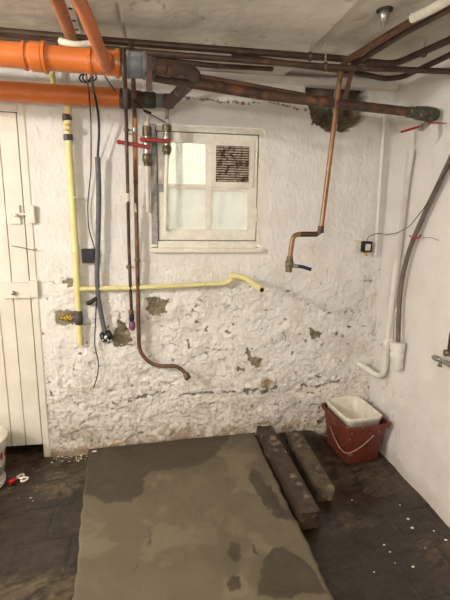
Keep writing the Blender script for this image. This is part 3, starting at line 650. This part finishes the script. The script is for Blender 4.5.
# left vertical group
yg = D-.045
gp = thing('gas_pipe', tuple(Y(80, 343, yg)), 'yellow painted gas pipe down the wall with a branch to an open end', 'pipe')
tube('pipe', [Y(67, 92, yg), Y(69, 150, yg), Y(75, 240, yg), Y(80, 344, yg)], .0185, M['yellow'], gp, 0, 18, .01)
tube('branch', [Y(76, 289, yg), Y(130, 288, yg), Y(226, 283.5, yg), Y(231.5, 280, yg), Y(232, 273, yg)], .0135, M['yellow'], gp, .02, 16)
tube('spout', [Y(231, 275.5, yg), Y(244, 277, 2.40), Y(262, 290, 2.11)], .0165, M['yellow'], gp, .05, 18, .03)
for (a_, b_) in (((66.8, 114), (67.3, 121)), ((67.8, 134), (68.4, 141))): rod('union_nut', Y(*a_, yg), Y(*b_, yg), [(0, .016), (.1, .024), (.9, .024), (1, .016)], M['dgrey'], gp, 8)
rod('cock_body', Y(67.3, 121, yg), Y(68, 134, yg), [(0, .014), (.3, .024), (.7, .024), (1, .014)], M['yellow'], gp); cb = bpy.context.scene.objects[C.objects[-1].name]
rod('cock_cap', Y(67.6, 127.5, yg-.01), Y(67.6, 127.5, yg-.045), [(0, .02), (.7, .018), (1, .01)], M['yellow'], cb)
tube('pipe_bracket', [Y(71, 195, D), Y(71, 196, yg-.005), Y(73, 197, yg-.016), Y(79, 198, yg-.01), Y(83, 200, D)], .0035, M['cream'], gp, .01, 8)
rod('pipe_bracket', Y(208, 284.3, yg), Y(211, 284.2, yg), [(0, .0145), (1, .0145)], M['yellow'], gp)
rod('wall_union', Y(78, 310, yg), Y(79.2, 325, yg), [(0, .017), (.1, .022), (.5, .024), (.9, .022), (1, .017)], M['dgrey'], gp)
rod('side_stub', Y(60, 317.5, D+.0), Y(77, 317.5, yg), [(0, .014), (1, .016)], M['brass'], gp)
ta = rod('warning_tape', Y(62, 317.5, D-.006), Y(73, 317.5, yg+.011), [(0, .0165), (1, .0175)], M['ytape'], gp)
# copper H and I
yh = D-.05
hpI = thing('copper_pipe', tuple(Y(138, 300, yh)), 'taller brown copper pipe that sweeps right near its lower end below the window', 'pipe')
tube('pipe', [Y(131.5, 42, 1.99), Y(133.5, 88, 2.30), Y(134.5, 110, 2.40), Y(136, 200, yh), Y(138, 300, yh), Y(139, 352, yh), Y(153, 366, yh), Y(178, 366, yh-.01), Y(186, 374, yh-.04)], .0115, M['copper'], hpI, .06, 14)
rod('end_nut', Y(185.6, 373.5, yh-.038), Y(188.5, 379, yh-.065), [(0, .013), (.1, .019), (.9, .020), (.95, .012), (1, .012)], M['brass'], hpI)
rod('white_collar', Y(135.4, 203, yh), Y(135.8, 212, yh), [(0, .0125), (1, .0125)], M['cream'], hpI)
rod('copper_sleeve', Y(134.6, 118, 2.405), Y(135.7, 184, D-.06), [(0, .0138), (1, .0138)], M['copperl'], hpI)
hpH = thing('copper_pipe', tuple(Y(130, 300, yh)), 'thinner dark copper pipe ending in a small purple-headed tap', 'pipe')
tube('pipe', [Y(122.5, 47, 1.71), Y(125, 86, 1.75), Y(125.5, 104, 2.28), Y(126, 110, 2.36), Y(127.5, 180, 2.42), Y(129, 250, yh), Y(131.5, 314, yh)], .009, M['copperd'], hpH, .05, 14)
rod('white_collar', Y(127.6, 193, 2.43), Y(127.9, 202, 2.44), [(0, .0105), (1, .0105)], M['cream'], hpH)
rod('tap_body', Y(131.4, 312, yh), Y(131.8, 322, yh), [(0, .011), (.3, .015), (.7, .015), (1, .011)], M['black'], hpH)
rod('tap_head', Y(131.8, 321, yh), Y(132.3, 330, yh), [(0, .010), (.2, .017), (.7, .019), (1, .010)], M['purple'], hpH)
def dclip(x0, x1, y0, yy, m, label):
    t = thing('pipe_clip', tuple(Y((x0+x1)/2, y0, yy)), label, 'clip')
    rod('bar', Y(x0-3, y0, yy-.0), Y(x1+3, y0, yy-.0), [(0, .004), (1, .004)], m, t, 8)
    rod('ring', Y(x0, y0-2, yy), Y(x0, y0+2, yy), [(0, .0135), (1, .0135)], m, t); 
    if x1 > x0: rod('ring', Y(x1, y0-2, yy), Y(x1, y0+2, yy), [(0, .0145), (1, .0145)], m, t)
    rod('stem', Y(x0, y0, yy), tuple(np.array([Y(x0, y0, yy)[0], D+.002, Y(x0, y0, yy)[2]])), [(0, .004), (1, .004)], m, t, 8)
dclip(126.3, 134.8, 130, 2.40, M['chrome'], 'double metal clip holding two copper pipes just above the red levers')
dclip(129, 129, 267, yh, M['brass'], 'clip on the thinner copper pipe, level with the window sill')
dclip(137.2, 137.2, 260, yh, M['brass'], 'clip on the taller copper pipe just under the window sill height')
dclip(131.2, 131.2, 312, yh, M['brass'], 'clip on the thinner copper pipe just above the purple tap')

# valves with red levers
def valve(x, y0, y1, yy, lever, label):
    t = thing('stop_valve', tuple(Y(x, y1, yy)), label, 'valve')
    def S(a, b, pr, m, nme): rod(nme, Y(x, y0+(y1-y0)*a, yy), Y(x, y0+(y1-y0)*b, yy), pr, m, t)
    S(0, .25, [(0, .009), (.5, .010), (.6, .014), (1, .016)], M['cream'], 'white_sleeve')
    S(.22, .42, [(0, .02), (.1, .025), (.9, .025), (1, .02)], M['brass'], 'union_nut')
    S(.4, .78, [(0, .02), (.2, .019), (.5, .025), (.8, .019), (1, .02)], M['chrome'], 'valve_body')
    S(.76, 1, [(0, .02), (.15, .025), (.6, .025), (.7, .02), (1, .017)], M['brass'], 'union_nut')
    a, b, c, d = lever; 
    rod('lever_hub', Y(c, d, yy), Y(c, d, yy-.045), [(0, .012), (.8, .012), (1, .008)], M['red'], t)
    P0, P1 = Y(a, b, yy-.04), Y(c, d, yy-.04); dv = Vector(P1-P0)
    lv = box('lever', (P0+P1)/2, (dv.length, .006, .020), M['red'], t, Matrix.Rotation(-math.atan2(dv.z, dv.x), 3, 'Y'), .003)
    rod('lever_grip', Y(a, b, yy-.036), Y(a, b, yy-.048), [(0, .012), (1, .012)], M['red'], lv)
valve(147, 115, 166, D-.09, (119, 142, 148, 147), 'stop valve whose red lever reaches lower and further left, beside the copper pipes')
valve(167, 116, 155, D-.09, (142, 139.5, 168, 141), 'stop valve with a red lever in front of the window corner')
tag(tube('chrome_pipe', [Y(168, 101, 2.40), Y(167.5, 110, 2.42), Y(167, 119, D-.09)], .010, M['chrome'], None, 0), 'short grey metal pipe above the valve at the window corner', 'pipe')
tag(tube('cable', [Y(132, 98, 2.34), Y(146, 112, 2.38), Y(154, 116, 2.40), Y(166, 123, 2.42)], .0028, M['black'], None, .02, 8), 'short black cable slanting down to the valve at the window corner', 'cable')
tube('cable_knot', [Y(144, 110.5, 2.375), Y(151, 113.5, 2.39)], .007, M['black'], bpy.context.scene.objects[C.objects[-1].name], 0, 10)

tag(tube('white_tube', [Y(147, 165, D-.09), Y(147.5, 190, D-.04), Y(148, 212, D-.016)], .010, M['white'], None, .03, 14), 'added white tube below the valve, where a copper pipe shadow falls', 'pipe')  # white tube added where only a copper pipe's shadow falls on the wall
tag(tube('white_tube', [Y(167, 154, D-.09), Y(166, 185, D-.05), Y(165.5, 222, D-.03), Y(165.5, 230, D-.004)], .011, M['frame'], None, .03, 14), 'white painted pipe passing down in front of the left window stile', 'pipe')

# cables on the left
ye = D-.05
gc = thing('cable_conduit', tuple(Y(100, 250, ye)), 'grey corrugated cable conduit hanging on the wall, black cable entering its top', 'conduit')
v = []
pts = fillet(px_path((97.5, 157, D-.06), (99, 190, ye), (98, 240, ye), (96.5, 291, ye), (105.5, 336, ye)), .12, 14)
tube('conduit', pts, [.0135]*len(pts), M['conduit'], gc, 0, 16)
tube('cable', px_path((90, 66, 1.92), (94, 92, 2.33), (98, 110, 2.40), (99.3, 130, 2.44), (97.5, 160, D-.06)), .006, M['black'], gc, .05, 10)
cc = tube('wall_clip', [Y(88.5, 303, D-.001), Y(89, 303, ye), Y(97, 298, ye-.012)], [.016, .013, .012], M['black'], gc, 0, 8)
rod('end_clip', Y(101.5, 338, ye-.012), Y(111, 334, ye-.012), [(0, .027), (.2, .031), (.35, .031), (.36, .018), (.62, .018), (.63, .031), (1, .027)], M['black'], gc, 16)
rod('clip_face', Y(102.5, 340, ye-.034), Y(107, 336, ye-.035), [(0, .008), (1, .008)], M['chip'], gc, 8)
tag(tube('cable', px_path((85, 66, 1.92), (89, 92, 2.34), (91, 120, 2.43), (91, 170, D-.03), (87.5, 205, D-.02), (88.5, 228, D-.02), (95, 250, D-.025), (97, 290, D-.04), (95.5, 318, D-.045), (94.5, 345, D-.045), (98.5, 362, D-.045), (98, 374, D-.04), (93.5, 388, D-.035)), .0032, M['black'], None, .03, 8), 'thin black cable that wanders down behind the grey conduit and hangs loose', 'cable')
tag(tube('cable', px_path((100, 66, 1.92), (106, 78, 2.2), (116, 92, 2.34)), .0032, M['black'], None, .03, 8), 'short black cable slanting behind the thick orange drain', 'cable')
cj = tag(tube('coiled_cable', [Y(84+6*math.cos(a)+.5*a, 78+4.5*math.sin(a)-.1*a, 2.40+.01*math.sin(3*a)) for a in np.linspace(0, 15, 70)], .004, M['black'], None, 0, 8), 'loose coil of black cable between the two orange pipes', 'cable')
tag(tube('white_pipe', [Y(52, 66, 2.46), Y(53, 84, 2.47)], .014, M['yellow'], None, 0, 14), 'short pale yellow pipe between the orange drains', 'pipe')
jb = bx('junction_box', tuple(Y(82, 263, D-.04)), tuple(Y(93.5, 249, D-.04)+np.array([0, .045, 0])), M['conduit'], None, .004)
jb.name = 'junction_box'; tag(jb, 'small dark grey square box on the wall behind the conduit', 'box')
jl = bx('box_lid', tuple(Y(82, 263, D-.042)), tuple(Y(93.5, 249, D-.042)+np.array([0, .004, 0])), M['black'], jb, .001)

# ------------------------------------------------------------------ right side
tag(tube('conduit_pipe', [Y(385, 112, D-.02), Y(375.5, 256, D-.022)], .0105, M['white'], None, 0, 14), 'thin white painted conduit running straight down near the corner of the back wall', 'conduit')
wv = thing('waste_pipe', tuple(X(385, 375, XR-.03)), 'thick white painted pipe down the right wall ending in an L bend by the bucket', 'pipe')
tube('pipe', [X(411, 150, XR-.03), X(405, 190, XR-.03), X(387, 345, XR-.03), X(384.5, 372, XR-.03), X(379, 377, XR-.035), Y(358, 363, D-.03)], .019, M['white'], wv, .035, 18)
rod('socket', X(387.7, 338, XR-.03), X(386.6, 349, XR-.03), [(0, .02), (.1, .025), (.9, .025), (1, .02)], M['white'], wv)
hs_ = thing('hose', tuple(X(400, 300, XR-.04)), 'grey-brown flexible hose curving down the right wall into a white trap', 'hose')
tube('hose_tube', [np.array([XR-.03, 1.45, 2.2]), X(470, 118, XR-.03), X(451, 158, XR-.03), X(436, 190, XR-.035), X(424, 215, XR-.035), X(410, 247, XR-.04), X(402.5, 275, XR-.04), X(399, 305, XR-.04), X(398, 342, XR-.045)], .013, M['hose'], hs_, .08, 16)
rod('white_ring', X(398.6, 313, XR-.04), X(398.5, 318, XR-.04), [(0, .0145), (1, .0145)], M['white'], hs_)
tpz = thing('trap_socket', tuple(X(397, 368, XR-.045)), 'white round plastic trap socket on the right wall receiving the hose', 'socket')
rod('socket_body', X(397.5, 342, XR-.045), X(396.5, 369, XR-.045), [(0, .028), (.02, .041), (.28, .041), (.3, .035), (.4, .035), (.42, .039), (.55, .039), (.6, .035), (.95, .034), (1, .028)], M['white'], tpz, 24)
tube('side_pipe', [X(399.5, 300, XR-.012), X(393, 320, XR-.012), X(391.5, 340, XR-.012), X(396, 347, XR-.025)], .006, M['white'], tpz, .03, 10)
jx = thing('switch_box', tuple(Y(363, 254, D-.02)), 'small white and black box on the back wall with a wire out of its top', 'box')
bx('box_body', tuple(Y(355, 252, D-.03)), tuple(Y(363, 241, D-.03)+np.array([0, .034, 0])), M['cream'], jx, .003)
bx('black_cover', tuple(Y(361.5, 252, D-.045)), tuple(Y(373, 241.5, D-.045)+np.array([0, .048, 0])), M['black'], jx, .003)
bx('terminal', tuple(Y(365.5, 250.5, D-.05)), tuple(Y(371, 244, D-.05)+np.array([0, .006, 0])), M['cream'], jx, .001)
rod('yellow_plug', Y(366, 252, D-.035), Y(366.5, 255.5, D-.035), [(0, .007), (1, .007)], M['ytape'], jx)
tag(tube('wire', [Y(366.5, 242, D-.03), Y(368, 237, D-.03), Y(377, 233, D-.035), X(387, 234.5, XR-.045), X(397, 233, XR-.05), X(410, 226, XR-.055), X(425, 207, XR-.058), X(437, 184, XR-.058), X(452, 163, XR-.05)], .0022, M['black'], None, .03, 8), 'thin black wire sagging from the small box up along the hose', 'wire')
tag(tube('red_tie', [X(409.5, 235.5, XR-.02), X(413, 238, XR-.055), X(417, 238.5, XR-.055), X(421, 235, XR-.02)], .004, M['red'], None, .006, 8), 'red tie holding the hose to the right wall', 'tie')
tag(tube('wire', [X(416, 237, XR-.006), X(424, 237.5, XR-.02), X(431, 237.5, XR-.02), X(439, 240.5, XR-.008)], .0018, M['wire'], None, .01, 6), 'bare stub of wire sticking out beside the red tie', 'wire')
rt_ = thing('wall_tap', tuple(X(440, 358, XR-.05)), 'small brass tap on a copper pipe at the right edge of the picture', 'tap')
tube('pipe', [np.array([XR-.03, 1.70, 2.2]), X(466, 290, XR-.03), X(451, 335, XR-.04), X(449, 352, XR-.04)], .009, M['copperd'], rt_, 0, 12)
rod('pipe_nut', X(447.3, 350, XR-.04), X(447, 356, XR-.04), [(0, .014), (.2, .018), (.8, .018), (1, .014)], M['brass'], rt_, 8)
tb3 = rod('tap_body', X(453, 366, XR-.05), X(433, 356.5, XR-.07), [(0, .011), (.4, .012), (.45, .009), (.6, .009), (.65, .013), (.9, .014), (1, .010)], M['chrome'], rt_)
rod('tap_key', X(440.5, 361, XR-.06), X(439.5, 367, XR-.065), [(0, .008), (.7, .008), (.8, .011), (1, .011)], M['brass'], tb3)

# ------------------------------------------------------------------ litter
def chip(x, y, z, s, label, grp, m='chip', name='paint_chip'):
    p = Z(x, y, z); n = 7; v = []; f = []
    rr = [s*random.uniform(.6, 1.1) for _ in range(n)]; a0 = random.random()*6
    for lvl, (k, h) in enumerate(((1, 0), (1, s*.25), (.7, s*.4))):
        for i in range(n): a = a0+2*math.pi*i/n; v.append((p[0]+rr[i]*k*math.cos(a)*1.3, p[1]+rr[i]*k*math.sin(a), z+h))
    for l in range(2):
        for i in range(n): j = (i+1) % n; f.append((l*n+i, l*n+j, (l+1)*n+j, (l+1)*n+i))
    f.append(tuple(range(2*n, 3*n))); f.append(tuple(range(n-1, -1, -1)))
    return tag(mesh(name, v, f, M[m], smooth=False), label, 'chip', grp)
chip(94.5, 451.5, zs+.002, .011, 'larger white paint chip on the slab near its far left corner', None)
chip(112, 457, zs+.002, .006, 'small white paint chip on the slab, right of the larger one', None)
chip(155, 446, zs+.002, .0045, 'tiny pale speck on the wet back part of the slab', None)
chip(265, 436, .098, .006, 'white fleck on the far end of the long beam', None)
chip(298.5, 477.5, .097, .007, 'middle white fleck on the long beam', None)
chip(305, 492, .097, .010, 'largest white fleck on the near part of the long beam', None)
chip(299.5, 484, .097, .004, 'smallest white fleck on the long beam', None)
random.seed(11)
for (x, y, s) in ((408, 519, .007), (412, 528, .008), (413, 567, .006), (434, 531, .005), (446, 540, .006), (384, 545, .005), (390, 552, .004), (374, 572, .004), (425, 548, .003), (400, 505, .004), (352, 500, .004), (395, 563, .003)):
    chip(x, y, .003, s, 'small white paint fleck on the dark floor between slab and right wall', 'paint flecks on the right floor')
for i in range(46):
    x = random.gauss(24, 15); y = random.gauss(478, 13)
    if x < 3 or x > 78 or y < 452: continue
    chip(x, y, .003, random.uniform(.002, .005), 'crumb of rubble on the floor between the white bin and the slab', 'rubble crumbs by the door', random.choice(['chip', 'timber', 'red', 'cream', 'brass']), 'rubble_crumb')
for i in range(40):
    x = random.uniform(48, 88); y = 458+random.gauss(0, 2.5)
    chip(x, y, .003, random.uniform(.002, .006), 'pale plaster crumb on the floor at the foot of the wall right of the door', 'plaster crumbs at the wall foot', 'chip', 'plaster_crumb')
# white figure-eight ring clip and red cap
c = Z(22.5, 477.5, .01); v1 = []
ring = [tuple(c+np.array([.020*math.cos(a)+.012*math.copysign(1, math.cos(a))*0, .03*math.sin(a)*abs(1) , 0])) for a in np.linspace(0, 2*math.pi, 3)]
pts = [(c[0]+.026*math.sin(a)*.9-.010*math.sin(2*a)*0+.014*math.sin(2*a), c[1]-.026*math.sin(a)+.014*math.sin(2*a), .009) for a in np.linspace(0, 2*math.pi, 40)]
tag(tube('plastic_ring_clip', pts, .0052, M['chip'], None, 0, 8), 'white double ring plastic clip on the floor beside the red cap', 'clip')
tag(rod('plastic_stopper', Z(9.5, 483, .014), Z(15, 479, .014), [(0, .013), (.1, .015), (1, .014)], M['red'], None), 'small red plastic cap on the floor at the foot of the white bin', 'cap')

# ------------------------------------------------------------------ camera, lights, world
cam = bpy.data.cameras.new('camera'); co = bpy.data.objects.new('camera', cam); C.objects.link(co)
cam.sensor_fit = 'VERTICAL'; cam.sensor_height = 24; cam.lens = 24*F/600; cam.clip_start = .02
mw = Matrix(((rt[0], up[0], -fw[0], 0), (rt[1], up[1], -fw[1], 0), (rt[2], up[2], -fw[2], H), (0, 0, 0, 1))); co.matrix_world = mw
bpy.context.scene.camera = co
def lamp(name, loc, W, r, col):
    l = bpy.data.lights.new(name, 'POINT'); l.energy = W; l.shadow_soft_size = r; l.color = col
    o = bpy.data.objects.new(name, l); o.location = loc; C.objects.link(o); return o
lamp('side_bulb', (-2.0, .60, 2.08), 142, .04, (1, .965, .915))
lamp('room_bulb', (-.2, -.1, 1.80), 38, .07, (1, .97, .93))
wd = bpy.data.worlds.new('sky'); bpy.context.scene.world = wd; wd.use_nodes = True
bg = wd.node_tree.nodes['Background']; bg.inputs[0].default_value = (.97, .97, 1, 1); bg.inputs[1].default_value = 8.5
vs_ = bpy.context.scene.view_settings; vs_.view_transform = 'Standard'; vs_.look = 'None'; vs_.exposure = 0; vs_.gamma = 1; vs_.use_curve_mapping = False
